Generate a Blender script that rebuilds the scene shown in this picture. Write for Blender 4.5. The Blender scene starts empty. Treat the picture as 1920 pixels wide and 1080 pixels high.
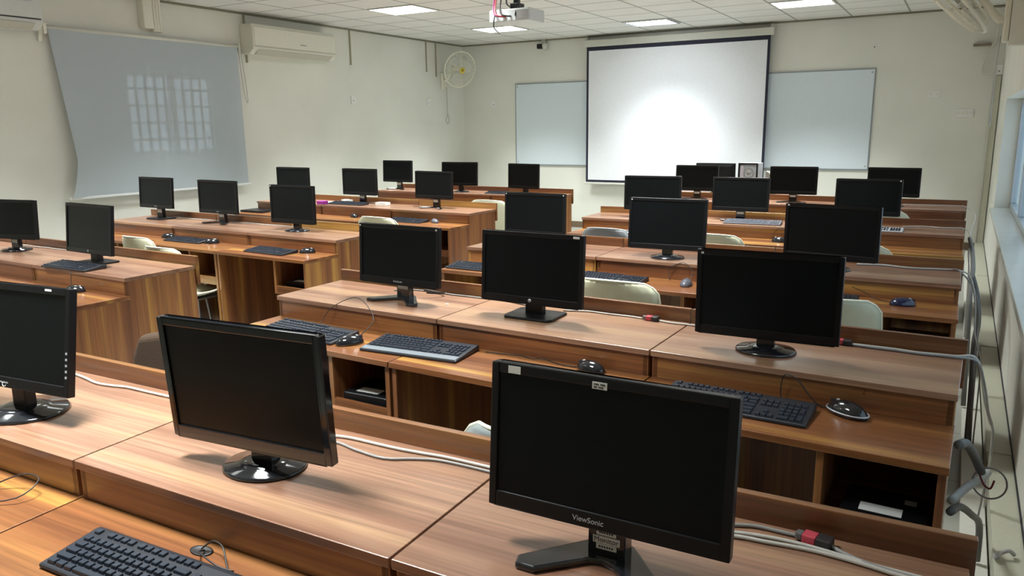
import bpy, bmesh, math, random
from mathutils import Vector, Matrix

# ------------------------------------------------------------------ camera, world, exposure
CAM_H, YAW, PITCH, ROLL, F_PX = 1.51303, -0.52707, -0.206034, -0.012367, 1441.843
scene = bpy.context.scene
COL = scene.collection
def make_camera():
    cy, sy, cp, sp = math.cos(YAW), math.sin(YAW), math.cos(PITCH), math.sin(PITCH)
    F = Vector((sy*cp, cy*cp, sp)); R = Vector((cy, -sy, 0)); U = R.cross(F)
    cr, sr = math.cos(ROLL), math.sin(ROLL)
    R2 = R*cr + U*sr; U2 = U*cr - R*sr
    cam = bpy.data.cameras.new('camera')
    cam.sensor_width = 36.0
    cam.lens = F_PX*36.0/1920.0
    cam.clip_start = 0.02
    o = bpy.data.objects.new('camera', cam)
    m = Matrix((( R2.x, U2.x, -F.x, 0), (R2.y, U2.y, -F.y, 0), (R2.z, U2.z, -F.z, CAM_H), (0, 0, 0, 1)))
    o.matrix_world = m
    COL.objects.link(o)
    scene.camera = o
make_camera()
w = bpy.data.worlds.new('sky'); scene.world = w; w.use_nodes = True
bg = w.node_tree.nodes['Background']
bg.inputs['Color'].default_value = (0.70, 0.85, 1.0, 1); bg.inputs['Strength'].default_value = .42
scene.view_settings.view_transform = 'Standard'
scene.view_settings.look = 'None'
scene.view_settings.gamma = 1
scene.view_settings.use_curve_mapping = False
scene.view_settings.exposure = 1.68
LAMP = 1.3                        # glow of the panel diffusers
LAMP_W, LAMP_SPREAD = 14.0, 92   # power and beam of each panel

# ------------------------------------------------------------------ room and row frames (metres)
XL, XR, YF, YB, ZC = -7.077, 0.300, 10.678, -2.2, 2.796
ZS, ZD, LZ, D, S = 0.75, 0.8371, 0.0483, 0.3822, 0.281
TH = -0.00714
ROW = dict(Y1=(0.89458, 0.03708), Y2=(2.16327, -0.01742), Y3=(3.70404, 0.00897), Y4=(5.35743, 0.02122), Y5=(6.88841, 0.01671),
           L2=(2.17228, -0.01558), L3=(3.56562, -0.01719), L4=(5.18461, -0.02851), L5=(6.76127, -0.00528))
def rang(q): return TH + ROW[q][1]
def rw(q, x, off, z=0.0):
    a = rang(q); px = 0.0 if q[0] == 'Y' else -3.6
    dx = x-px; c, s = math.cos(a), math.sin(a)
    return Vector((px + c*dx - s*off, ROW[q][0] + s*dx + c*off, z))

# ------------------------------------------------------------------ materials
MATS = {}
def mat(name, color=(.5, .5, .5), rough=.5, metal=0., spec=.5, emit=None, es=0., bump=0., bscale=60., coat=0.):
    if name in MATS: return MATS[name]
    m = bpy.data.materials.new(name); m.use_nodes = True; MATS[name] = m
    nt = m.node_tree; b = nt.nodes['Principled BSDF']
    b.inputs['Base Color'].default_value = (*color, 1)
    b.inputs['Roughness'].default_value = rough
    b.inputs['Metallic'].default_value = metal
    b.inputs['Specular IOR Level'].default_value = spec
    if coat: b.inputs['Coat Weight'].default_value = coat; b.inputs['Coat Roughness'].default_value = .08
    if emit: b.inputs['Emission Color'].default_value = (*emit, 1); b.inputs['Emission Strength'].default_value = es
    # gentle procedural variation in colour and surface
    tc = nt.nodes.new('ShaderNodeTexCoord'); n = nt.nodes.new('ShaderNodeTexNoise'); n.inputs['Scale'].default_value = bscale
    nt.links.new(tc.outputs['Object'], n.inputs['Vector'])
    mix = nt.nodes.new('ShaderNodeMix'); mix.data_type = 'RGBA'
    mix.inputs[6].default_value = (*[c*.93 for c in color], 1); mix.inputs[7].default_value = (*[min(1, c*1.06) for c in color], 1)
    nt.links.new(n.outputs['Fac'], mix.inputs[0]); nt.links.new(mix.outputs[2], b.inputs['Base Color'])
    if bump:
        bp = nt.nodes.new('ShaderNodeBump'); bp.inputs['Strength'].default_value = bump; bp.inputs['Distance'].default_value = .002
        nt.links.new(n.outputs['Fac'], bp.inputs['Height']); nt.links.new(bp.outputs['Normal'], b.inputs['Normal'])
    return m

def wood(name, axis, tone=1.0, rough=.33, pal=None):
    """laminate with long streaks running along `axis` (0 = x, 2 = z)"""
    m = bpy.data.materials.new(name); m.use_nodes = True; nt = m.node_tree; L = nt.links
    b = nt.nodes['Principled BSDF']
    tc = nt.nodes.new('ShaderNodeTexCoord'); oi = nt.nodes.new('ShaderNodeObjectInfo')
    add = nt.nodes.new('ShaderNodeVectorMath'); add.operation = 'ADD'
    mul = nt.nodes.new('ShaderNodeMath'); mul.operation = 'MULTIPLY'; mul.inputs[1].default_value = 17.0
    L.new(oi.outputs['Random'], mul.inputs[0]); L.new(tc.outputs['Object'], add.inputs[0]); L.new(mul.outputs[0], add.inputs[1])
    def noise(scale, detail, sx):
        mp = nt.nodes.new('ShaderNodeMapping')
        sc = [scale]*3; sc[axis] = sx; mp.inputs['Scale'].default_value = sc
        n = nt.nodes.new('ShaderNodeTexNoise'); n.inputs['Scale'].default_value = 1.0; n.inputs['Detail'].default_value = detail
        L.new(add.outputs[0], mp.inputs['Vector']); L.new(mp.outputs[0], n.inputs['Vector']); return n
    n1 = noise(13.0, 3.0, .40)
    n2 = noise(120.0, 4.0, 3.0)
    r1 = nt.nodes.new('ShaderNodeValToRGB'); e = r1.color_ramp.elements
    pal = pal or ((.125, .042, .015), (.20, .073, .025), (.255, .106, .033), (.43, .23, .052))
    tn = lambda c: (c[0]*tone, c[1]*tone, c[2]*tone, 1)
    e[0].position = .32; e[0].color = tn(pal[0])
    e[1].position = .70; e[1].color = tn(pal[3])
    k = e.new(.45); k.color = tn(pal[1])
    k = e.new(.57); k.color = tn(pal[2])
    L.new(n1.outputs['Fac'], r1.inputs[0])
    mr = nt.nodes.new('ShaderNodeMapRange'); mr.inputs[1].default_value = .3; mr.inputs[2].default_value = .7
    mr.inputs[3].default_value = .70; mr.inputs[4].default_value = 1.18
    L.new(n2.outputs['Fac'], mr.inputs[0])
    mx = nt.nodes.new('ShaderNodeMix'); mx.data_type = 'RGBA'; mx.blend_type = 'MULTIPLY'; mx.inputs[0].default_value = 1.0
    L.new(r1.outputs['Color'], mx.inputs[6]); L.new(mr.outputs[0], mx.inputs[7])
    L.new(mx.outputs[2], b.inputs['Base Color'])
    b.inputs['Roughness'].default_value = rough; b.inputs['Specular IOR Level'].default_value = .6
    b.inputs['Coat Weight'].default_value = .35; b.inputs['Coat Roughness'].default_value = .22
    bp = nt.nodes.new('ShaderNodeBump'); bp.inputs['Strength'].default_value = .06; bp.inputs['Distance'].default_value = .001
    L.new(n2.outputs['Fac'], bp.inputs['Height']); L.new(bp.outputs['Normal'], b.inputs['Normal'])
    return m

WOODX = wood('wood laminate along', 0)
WOODZ = wood('wood laminate upright', 2, 1.08, .42)
WOODR = wood('wood laminate rail', 0, .82)
WOOD_GLARE = wood('wood laminate deck with glare', 0, 1.12, .30, ((.155, .072, .043), (.225, .115, .072), (.27, .148, .092), (.32, .188, .105)))  # pinker laminate; the glare that pales the deck tops is in its colour
EDGE = mat('wood edge band', (.42, .20, .085), .5)
BLACK = mat('black plastic', (.006, .006, .007), .34, spec=.35, bump=.05, bscale=300)
GLOSS = mat('glossy black plastic', (.010, .011, .014), .10, coat=.6)
SCREEN = mat('switched off lcd', (.0045, .0058, .0065), .30, spec=.2)
DKEY = mat('dark key plastic', (.020, .026, .038), .34)
KBODY = mat('keyboard body plastic', (.018, .020, .026), .35)
SILVER = mat('silver plastic', (.52, .54, .58), .35, .3)
WHITEP = mat('white plastic', (.72, .71, .62), .42)
LABEL = mat('paper label', (.72, .72, .68), .7)
INK = mat('printed ink', (.03, .03, .035), .7)
LOGO = mat('silver print', (.50, .52, .55), .4, .2)
CREAM = mat('cream chair plastic', (.52, .52, .38), .42, bump=.05, bscale=40)
CREAMR = mat('cream chair rim', (.72, .72, .58), .42)
GREYC = mat('grey chair plastic', (.17, .18, .19), .5)
STEEL = mat('chair steel', (.35, .35, .36), .35, .8)
CABLE = mat('grey cable', (.27, .26, .25), .5)
CABLEW = mat('white cable', (.50, .48, .44), .5)
CABLEK = mat('black cable', (.02, .018, .018), .5)
RED = mat('red connector', (.50, .06, .085), .4)
HOSE = mat('grey flexible hose', (.15, .15, .14), .6, bump=.3, bscale=150)
PIPE = mat('light grey pipe', (.42, .43, .42), .45)
METALW = mat('white painted metal', (.62, .62, .56), .45)
FANP = mat('fan plastic', (.78, .76, .64), .4)
FANB = mat('fan blade', (.58, .58, .53), .35)
YELLOW = mat('yellow badge', (.72, .58, .06), .4)
ALU = mat('aluminium frame', (.50, .53, .56), .35, .6)
BLUEBLK = mat('blue black tower', (.018, .028, .036), .25)
BROWNF = mat('brown upholstery', (.055, .030, .016), .9, bump=.4, bscale=200)
PURPLE = mat('purple plastic', (.28, .03, .28), .4)
BOARD = mat('whiteboard enamel', (.66, .74, .80), .25)
SCRW = mat('projection fabric', (.78, .80, .84), .85)
SCRB = mat('black masking border', (.012, .014, .035), .7)
BADGE = mat('dull badge', (.35, .35, .35), .4)

def wall_mat():
    m = bpy.data.materials.new('cream wall paint'); m.use_nodes = True; nt = m.node_tree; L = nt.links
    b = nt.nodes['Principled BSDF']; tc = nt.nodes.new('ShaderNodeTexCoord')
    n = nt.nodes.new('ShaderNodeTexNoise'); n.inputs['Scale'].default_value = 1.3; n.inputs['Detail'].default_value = 5
    L.new(tc.outputs['Object'], n.inputs['Vector'])
    r = nt.nodes.new('ShaderNodeValToRGB'); r.color_ramp.elements[0].position = .3; r.color_ramp.elements[1].position = .7
    r.color_ramp.elements[0].color = (.70, .70, .64, 1); r.color_ramp.elements[1].color = (.77, .77, .71, 1)
    L.new(n.outputs['Fac'], r.inputs[0]); L.new(r.outputs[0], b.inputs['Base Color'])
    b.inputs['Roughness'].default_value = .6; b.inputs['Specular IOR Level'].default_value = .3
    n2 = nt.nodes.new('ShaderNodeTexNoise'); n2.inputs['Scale'].default_value = 90
    L.new(tc.outputs['Object'], n2.inputs['Vector'])
    bp = nt.nodes.new('ShaderNodeBump'); bp.inputs['Strength'].default_value = .08; bp.inputs['Distance'].default_value = .002
    L.new(n2.outputs['Fac'], bp.inputs['Height']); L.new(bp.outputs['Normal'], b.inputs['Normal'])
    return m
WALL = wall_mat()

TX, TY, PX, PY = -5.82, 6.88, 0.64, 0.52    # ceiling grid
def grid_mat(name, base, line, px, py, ox, oy, lw, rough, speck=0.):
    m = bpy.data.materials.new(name); m.use_nodes = True; nt = m.node_tree; L = nt.links
    b = nt.nodes['Principled BSDF']; tc = nt.nodes.new('ShaderNodeTexCoord'); sp = nt.nodes.new('ShaderNodeSeparateXYZ')
    L.new(tc.outputs['Object'], sp.inputs[0])
    def ln(out, p, o):
        a = nt.nodes.new('ShaderNodeMath'); a.operation = 'SUBTRACT'; a.inputs[1].default_value = o; L.new(out, a.inputs[0])
        d_ = nt.nodes.new('ShaderNodeMath'); d_.operation = 'DIVIDE'; d_.inputs[1].default_value = p; L.new(a.outputs[0], d_.inputs[0])
        f = nt.nodes.new('ShaderNodeMath'); f.operation = 'FLOORED_MODULO'; f.inputs[1].default_value = 1.0; L.new(d_.outputs[0], f.inputs[0])
        s_ = nt.nodes.new('ShaderNodeMath'); s_.operation = 'SUBTRACT'; s_.inputs[1].default_value = .5; L.new(f.outputs[0], s_.inputs[0])
        ab = nt.nodes.new('ShaderNodeMath'); ab.operation = 'ABSOLUTE'; L.new(s_.outputs[0], ab.inputs[0])
        g = nt.nodes.new('ShaderNodeMath'); g.operation = 'GREATER_THAN'; g.inputs[1].default_value = .5-lw/p; L.new(ab.outputs[0], g.inputs[0])
        return g.outputs[0]
    mx = nt.nodes.new('ShaderNodeMath'); mx.operation = 'MAXIMUM'
    L.new(ln(sp.outputs[0], px, ox), mx.inputs[0]); L.new(ln(sp.outputs[1], py, oy), mx.inputs[1])
    n = nt.nodes.new('ShaderNodeTexNoise'); n.inputs['Scale'].default_value = 4 if not speck else 30; n.inputs['Detail'].default_value = 4
    L.new(tc.outputs['Object'], n.inputs['Vector'])
    c = nt.nodes.new('ShaderNodeMix'); c.data_type = 'RGBA'
    c.inputs[6].default_value = (*[k*.93 for k in base], 1); c.inputs[7].default_value = (*[k*1.05 for k in base], 1); L.new(n.outputs['Fac'], c.inputs[0])
    c2 = nt.nodes.new('ShaderNodeMix'); c2.data_type = 'RGBA'; L.new(mx.outputs[0], c2.inputs[0]); L.new(c.outputs[2], c2.inputs[6])
    c2.inputs[7].default_value = (*line, 1); L.new(c2.outputs[2], b.inputs['Base Color']); b.inputs['Roughness'].default_value = rough
    return m
CEIL = grid_mat('ceiling tiles', (.74, .73, .71), (.30, .30, .28), PX, PY, TX, TY, .011, .8)
FLOOR = grid_mat('terrazzo floor tiles', (.34, .34, .30), (.20, .20, .18), .6, .6, 0, 0, .004, .35, 1)

def blind_mat():
    m = bpy.data.materials.new('grey blind fabric'); m.use_nodes = True; nt = m.node_tree; L = nt.links
    b = nt.nodes['Principled BSDF']; b.inputs['Base Color'].default_value = (.44, .50, .54, 1); b.inputs['Roughness'].default_value = .55
    out = nt.nodes['Material Output']
    tc = nt.nodes.new('ShaderNodeTexCoord'); wv = nt.nodes.new('ShaderNodeTexNoise'); wv.inputs['Scale'].default_value = 400
    L.new(tc.outputs['Object'], wv.inputs['Vector'])
    bp = nt.nodes.new('ShaderNodeBump'); bp.inputs['Strength'].default_value = .1; bp.inputs['Distance'].default_value = .001
    L.new(wv.outputs['Fac'], bp.inputs['Height']); L.new(bp.outputs['Normal'], b.inputs['Normal'])
    tr = nt.nodes.new('ShaderNodeBsdfTransparent'); tr.inputs['Color'].default_value = (1, .95, 1, 1)
    mx = nt.nodes.new('ShaderNodeMixShader'); mx.inputs[0].default_value = .09
    L.new(b.outputs[0], mx.inputs[1]); L.new(tr.outputs[0], mx.inputs[2]); L.new(mx.outputs[0], out.inputs[0])
    return m
BLIND = blind_mat()
def glass_mat():
    m = bpy.data.materials.new('window glass'); m.use_nodes = True; nt = m.node_tree; L = nt.links
    out = nt.nodes['Material Output']; nt.nodes.remove(nt.nodes['Principled BSDF'])
    tr = nt.nodes.new('ShaderNodeBsdfTransparent'); tr.inputs['Color'].default_value = (.90, .95, .96, 1)
    gl = nt.nodes.new('ShaderNodeBsdfGlossy'); gl.inputs['Roughness'].default_value = .05
    mx = nt.nodes.new('ShaderNodeMixShader'); mx.inputs[0].default_value = .08
    L.new(tr.outputs[0], mx.inputs[1]); L.new(gl.outputs[0], mx.inputs[2]); L.new(mx.outputs[0], out.inputs[0]); return m
GLASS = glass_mat()
DIFF = mat('lit panel diffuser', (.9, .9, .9), .5, emit=(.95, 1.0, .98), es=LAMP)
LED = mat('led digits', (.8, .9, 1), .5, emit=(.75, .85, 1.0), es=2.5)

# ------------------------------------------------------------------ mesh helpers
class MB:
    def __init__(s): s.bm = bmesh.new(); s.T = None
    def _add(s, vs, fs, smooth=False):
        if s.T is not None: vs = [s.T @ Vector(v) for v in vs]
        bv = [s.bm.verts.new(v) for v in vs]
        for f in fs:
            try:
                ff = s.bm.faces.new([bv[i] for i in f]); ff.smooth = smooth
            except ValueError: pass
        return bv
    def box(s, x0, x1, y0, y1, z0, z1):
        s._add([(x0,y0,z0),(x1,y0,z0),(x1,y1,z0),(x0,y1,z0),(x0,y0,z1),(x1,y0,z1),(x1,y1,z1),(x0,y1,z1)],
               [(0,3,2,1),(4,5,6,7),(0,1,5,4),(1,2,6,5),(2,3,7,6),(3,0,4,7)])
        return s
    def prism(s, pts, a0, a1, axis='z', smooth=False):
        n = len(pts)
        def P(u, v, a): return {'x': (a, u, v), 'y': (u, a, v), 'z': (u, v, a)}[axis]
        vs = [P(u, v, a0) for u, v in pts] + [P(u, v, a1) for u, v in pts]
        fs = [tuple(range(n))[::-1], tuple(range(n, 2*n))] + [(i, (i+1) % n, n+(i+1) % n, n+i) for i in range(n)]
        s._add(vs, fs, smooth); return s
    def frustum(s, x0, x1, y0, y1, z0, z1, inset, smooth=False):
        s._add([(x0,y0,z0),(x1,y0,z0),(x1,y1,z0),(x0,y1,z0),(x0+inset,y0+inset,z1),(x1-inset,y0+inset,z1),(x1-inset,y1-inset,z1),(x0+inset,y1-inset,z1)],
               [(0,3,2,1),(4,5,6,7),(0,1,5,4),(1,2,6,5),(2,3,7,6),(3,0,4,7)]); return s
    def lathe(s, prof, cx=0, cy=0, sx=1, sy=1, n=28):
        vs = []; fs = []
        for r, z in prof:
            for i in range(n):
                a = 2*math.pi*i/n; vs.append((cx+r*sx*math.cos(a), cy+r*sy*math.sin(a), z))
        m = len(prof)
        for j in range(m-1):
            for i in range(n): fs.append((j*n+i, j*n+(i+1) % n, (j+1)*n+(i+1) % n, (j+1)*n+i))
        fs.append(tuple(range(n))[::-1]); fs.append(tuple((m-1)*n+i for i in range(n)))
        s._add(vs, fs, True); return s
    def tube(s, pts, r, n=8, closed=False, smoothpath=True, sub=4):
        P = [Vector(p) for p in pts]
        if smoothpath and len(P) > 2:
            Q = []; N = len(P)
            rng = range(N) if closed else range(N-1)
            for i in rng:
                p0 = P[(i-1) % N] if (closed or i > 0) else P[0]; p1 = P[i]; p2 = P[(i+1) % N]
                p3 = P[(i+2) % N] if (closed or i+2 < N) else P[-1]
                for k in range(sub):
                    t = k/sub
                    Q.append(.5*((2*p1)+(-p0+p2)*t+(2*p0-5*p1+4*p2-p3)*t*t+(-p0+3*p1-3*p2+p3)*t**3))
            if not closed: Q.append(P[-1])
            P = Q
        N = len(P); vs = []; fs = []
        up = Vector((0, 0, 1)); prev = None
        for i in range(N):
            if closed: t = (P[(i+1) % N]-P[i-1])
            else: t = P[min(i+1, N-1)]-P[max(i-1, 0)]
            if t.length < 1e-9: t = Vector((0, 0, 1))
            t.normalize()
            if prev is None:
                ref = up if abs(t.dot(up)) < .9 else Vector((1, 0, 0)); a = t.cross(ref).normalized()
            else:
                a = prev - t*prev.dot(t)
                a = a.normalized() if a.length > 1e-6 else t.cross(up).normalized()
            prev = a; b = t.cross(a)
            rr = r[min(i, len(r)-1)] if isinstance(r, (list, tuple)) else r
            for k in range(n):
                an = 2*math.pi*k/n; vs.append(P[i]+a*rr*math.cos(an)+b*rr*math.sin(an))
        for i in range(N if closed else N-1):
            j = (i+1) % N
            for k in range(n): fs.append((i*n+k, i*n+(k+1) % n, j*n+(k+1) % n, j*n+k))
        if not closed: fs.append(tuple(range(n))[::-1]); fs.append(tuple((N-1)*n+k for k in range(n)))
        s._add(vs, fs, True); return s
    def ellipsoid(s, c, r, nu=16, nv=8, zmin=-1.0):
        vs = []; fs = []
        th0 = math.acos(max(-1, zmin))
        for j in range(nv+1):
            th = th0*(1-j/nv)
            for i in range(nu):
                a = 2*math.pi*i/nu
                vs.append((c[0]+r[0]*math.sin(th)*math.cos(a), c[1]+r[1]*math.sin(th)*math.sin(a), c[2]+r[2]*math.cos(th)))
        for j in range(nv):
            for i in range(nu): fs.append((j*nu+i, j*nu+(i+1) % nu, (j+1)*nu+(i+1) % nu, (j+1)*nu+i))
        fs.append(tuple(range(nu))[::-1])
        s._add(vs, fs, True); return s
    def build(s, name, m, parent=None, bev=0., seg=2, solid=0., sub=0):
        bmesh.ops.remove_doubles(s.bm, verts=s.bm.verts, dist=1e-6)
        bmesh.ops.recalc_face_normals(s.bm, faces=s.bm.faces)
        me = bpy.data.meshes.new(name); s.bm.to_mesh(me); s.bm.free()
        me.materials.append(m)
        o = bpy.data.objects.new(name, me); COL.objects.link(o)
        if parent: o.parent = parent
        if solid:
            md = o.modifiers.new('thickness', 'SOLIDIFY'); md.thickness = solid; md.offset = 0
        if sub:
            md = o.modifiers.new('smooth', 'SUBSURF'); md.levels = sub; md.render_levels = sub
        if bev:
            md = o.modifiers.new('edge', 'BEVEL'); md.width = bev; md.segments = seg; md.limit_method = 'ANGLE'; md.angle_limit = math.radians(50)
        return o
def thing(name, label, cat, loc=(0, 0, 0), rz=0., group=None):
    o = bpy.data.objects.new(name, None); o.empty_display_size = .1; COL.objects.link(o)
    o.location = loc; o.rotation_euler = (0, 0, rz); tag(o, label, cat, group); return o
def tag(o, label, cat, group=None):
    o['label'] = label; o['category'] = cat
    if group: o['group'] = group
    return o
def struct(o): o['kind'] = 'structure'; return o
def text(name, body, size, m, parent, T, extrude=.0002):
    cu = bpy.data.curves.new(name, 'FONT'); cu.body = body; cu.size = size; cu.align_x = 'CENTER'; cu.align_y = 'CENTER'; cu.extrude = extrude
    tmp = bpy.data.objects.new(name+'_tmp', cu); COL.objects.link(tmp)
    dg = bpy.context.evaluated_depsgraph_get(); me = bpy.data.meshes.new_from_object(tmp.evaluated_get(dg))
    bpy.data.objects.remove(tmp); bpy.data.curves.remove(cu)
    me.transform(T); me.materials.clear(); me.materials.append(m)
    o = bpy.data.objects.new(name, me); COL.objects.link(o); o.parent = parent; return o

# ------------------------------------------------------------------ room shell
struct(MB().box(XL-.4, XR+.6, YB-.3, YF+.3, -.12, 0).build('floor', FLOOR))
struct(MB().box(XL-.4, XR+.6, YB-.3, YF+.3, ZC, ZC+.12).build('ceiling', CEIL))
struct(MB().box(XL-.2, XR+.25, YF, YF+.2, 0, ZC).build('wall_front', WALL))
struct(MB().box(XL-.2, XR+.25, YB-.2, YB, 0, ZC).build('wall_back', WALL))
def wall_with_hole(name, x0, x1, y0, y1, z0, z1):
    m = MB()
    m.box(x0, x1, YB, y0, 0, ZC); m.box(x0, x1, y1, YF, 0, ZC); m.box(x0, x1, y0, y1, 0, z0); m.box(x0, x1, y0, y1, z1, ZC)
    return struct(m.build(name, WALL))
wall_with_hole('wall_left', XL-.2, XL, 4.80, 5.88, 1.27, 2.10)
wall_with_hole('wall_right', XR, XR+.2, 1.2, 8.75, .66, 1.72)
struct(MB().box(XL, XR-.06, YF-.012, YF, 0, .09).build('baseboard_front', mat('brown skirting', (.16, .11, .07), .5), bev=.002))
struct(MB().box(XL, XL+.012, YB, YF-.012, 0, .09).build('baseboard_left', mat('brown skirting', (.16, .11, .07), .5), bev=.002))
SILLM = mat('pale marble sill', (.60, .63, .60), .25, bscale=6)
struct(MB().box(XR-.035, XR+.195, 1.2, 8.75, .662, .70).build('trim_1', SILLM, bev=.004))
RACE = mat('cream cable raceway', (.50, .50, .40), .45)
r1 = MB()
for a, b in ((2.0, 3.75), (3.77, 5.6), (5.62, 8.2), (8.22, 10.5)): r1.box(.205, XR-.001, a, b, .02, .118)
r1.box(.200, XR-.001, 3.70, 3.80, .02, .124); r1.box(.200, XR-.001, 5.55, 5.68, .02, .124)
struct(r1.build('trim_2', RACE, bev=.003))
struct(MB().box(XR-.006, XR-.001, 2.0, 10.5, .119, .125).build('trim_3', INK))
# flat duct on the floor between the desks and the wall
struct(MB().box(.115, .199, 2.7, 10.3, .001, .04).build('trim_4', METALW, bev=.003))

EDGET = mat('olive edge trim', (.22, .21, .15), .6)
struct(MB().box(XL, XL+.022, YB, YF, ZC-.022, ZC-.001).build('trim_5', EDGET))
struct(MB().box(XL+.023, XR, YF-.022, YF, ZC-.022, ZC-.001).build('trim_6', EDGET))
def window(name, x, y0, y1, z0, z1, nm, t=.05, bars=False):
    f = MB(); dpt = .025
    f.box(x-dpt, x+dpt, y0, y1, z0, z0+t); f.box(x-dpt, x+dpt, y0, y1, z1-t, z1)
    for i in range(nm+1):
        yy = y0+(y1-y0-t)*i/nm; f.box(x-dpt, x+dpt, yy, yy+t, z0+t, z1-t)
    o = struct(f.build(name, ALU, bev=.003))
    for i in range(nm):
        a = y0+(y1-y0-t)*i/nm+t; b = y0+(y1-y0-t)*(i+1)/nm
        MB().box(x-.003, x+.003, a, b, z0+t, z1-t).build('pane', GLASS, o)
    if bars:
        g = MB()
        for i in range(1, 10): yy = y0+(y1-y0)*i/10; g.box(x+.05, x+.064, yy-.012, yy+.012, z0, z1)
        for i in range(1, 5): zz = z0+(z1-z0)*i/5; g.box(x+.05, x+.064, y0, y1, zz-.012, zz+.012)
        g.build('grille', mat('dark iron grille', (.05, .05, .05), .5, .5), o)
    return o
window('window_1', XL-.10, 4.80, 5.88, 1.27, 2.10, 2, .05, True)
window('window_2', XR+.15, 1.2, 8.75, .70, 1.72, 6, .05)

# ------------------------------------------------------------------ ceiling lights
def ceiling_light(i, j, label, louvre=False):
    x0 = TX+PX*i; y0 = TY+PY*j; x1 = x0+PX; y1 = y0+PY
    t = thing('ceiling_light', label, 'ceiling light', ((x0+x1)/2, (y0+y1)/2, ZC), 0, 'square light panels in the tiled ceiling')
    hx, hy = PX/2-.012, PY/2-.010
    m = MB(); b = .014
    m.box(-hx, hx, -hy, -hy+b, -.008, -.0005).box(-hx, hx, hy-b, hy, -.008, -.0005).box(-hx, -hx+b, -hy+b, hy-b, -.008, -.0005).box(hx-b, hx, -hy+b, hy-b, -.008, -.0005)
    m.build('frame', METALW, t)
    if not louvre:
        MB().box(-hx+b, hx-b, -hy+b, hy-b, -.005, -.001).build('diffuser', DIFF, t)
    else:
        MB().box(-hx+b, hx-b, -hy+b, hy-b, -.003, -.001).build('reflector', METALW, t)
        for k in range(4):
            xx = -hx+b+(2*hx-2*b)*(k+.5)/4
            MB().box(-hx+.05, hx-.05, -.030+(k-1.5)*.115, .030+(k-1.5)*.115, -.0150, -.006).build('tube', DIFF, t)
        l = MB()
        for k in range(9): xx = -hx+b+(2*hx-2*b)*k/8; l.box(xx-.004, xx+.004, -hy+b, hy-b, -.022, -.004)
        for k in range(5): yy = -hy+b+(2*hy-2*b)*k/4; l.box(-hx+b, hx-b, yy-.003, yy+.003, -.016, -.004)
        l.build('louvre', SILVER, t)
    a = bpy.data.lights.new('lamp_light', 'AREA'); a.shape = 'RECTANGLE'; a.size = 2*hx-.04; a.size_y = 2*hy-.04
    a.energy = LAMP_W*(.7 if louvre else 1); a.spread = math.radians(LAMP_SPREAD); a.color = (.95, 1.0, .98)
    lo = bpy.data.objects.new('lamp_light', a); COL.objects.link(lo); lo.parent = t; lo.location = (0, 0, -.04 if louvre else -.010)
cols = ('left', 'middle', 'right'); 
for ci, i in enumerate((0, 3, 6)):
    for j, rn in ((-12, 'above the nearest desks'), (-8, 'above the second desk row'), (-4, 'above the third desk row'), (0, 'by the projector'), (4, 'closest to the front wall')):
        if j == 4 and i == 3: continue
        ceiling_light(i, j, 'lit square ceiling panel in the %s line of lights, %s' % (cols[ci], rn))
ceiling_light(3, 5, 'square ceiling light with a bright slatted louvre, nearest the projection screen', True)

# ------------------------------------------------------------------ desks
def desk(q, xa, xb, label, grommet=False, digit=None, ends=(0, 0)):
    xm = (xa+xb)/2; hw = (xb-xa)/2-.0025
    t = thing('computer_desk', label, 'desk', rw(q, xm, 0), rang(q), 'stepped wooden computer desks')
    MB().box(-hw, hw, -.006, D, ZD-.018, ZD).build('monitor_deck', WOOD_GLARE, t, bev=.0015)
    MB().box(-hw+.006, hw-.006, .002, .018, ZS, ZD-.018).build('riser_panel', WOODX, t, bev=.001)
    MB().box(-hw, hw, -S, .016, ZS-.020, ZS-.0003).build('keyboard_shelf', WOODX, t, bev=.0015)
    MB().box(-hw-ends[0]*.008, hw+ends[1]*.008, D+.0003, D+.018, ZD-.10, ZD+LZ).build('back_rail', WOODR, t, bev=.0015)
    prof = [(-S+.012, .0), (-S+.012, ZS-.0205), (.002, ZS-.0205), (.002, ZD-.0185), (D-.001, ZD-.0185), (D-.001, 0)]
    MB().prism(prof, -hw+.004, -hw+.022, 'x').build('side_panel', WOODZ, t, bev=.001)
    MB().prism(prof, hw-.022, hw-.004, 'x').build('side_panel', WOODZ, t, bev=.001)
    xd = hw-.285
    MB().box(xd, xd+.018, -S+.014, D-.08, .520, ZS-.021).build('divider', WOODZ, t, bev=.001)
    MB().box(xd+.019, hw-.023, -S+.03, D-.08, .535, .551).build('cubby_floor', WOODX, t, bev=.001)
    MB().box(xd+.019, hw-.023, -S+.013, -S+.029, .520, .572).build('cubby_rail', WOODR, t, bev=.001)
    MB().box(-hw+.023, hw-.023, D-.03, D-.014, .06, ZS-.02).build('back_panel', WOODZ, t, bev=.001)
    if grommet: MB().lathe([(.022, ZS+.0002), (.026, ZS+.0012), (.020, ZS+.0012), (.018, ZS+.0004)], grommet[0]-xm, grommet[1], 1, .6).build('cable_hole', CABLEK, t)
    if digit:
        T = Matrix.Translation((digit[0]-xm, .0012, digit[1])) @ Matrix.Rotation(math.radians(90), 4, 'X')
        text('painted_number', '2', .022, mat('brown paint', (.14, .03, .01), .6), t, T)
    return t
rowname = dict(Y1='nearest row', Y2='second row', Y3='third row', Y4='fourth row', Y5='farthest row', L2='nearest row on the left', L3='second row on the left', L4='third row on the left', L5='farthest row on the left')
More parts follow.
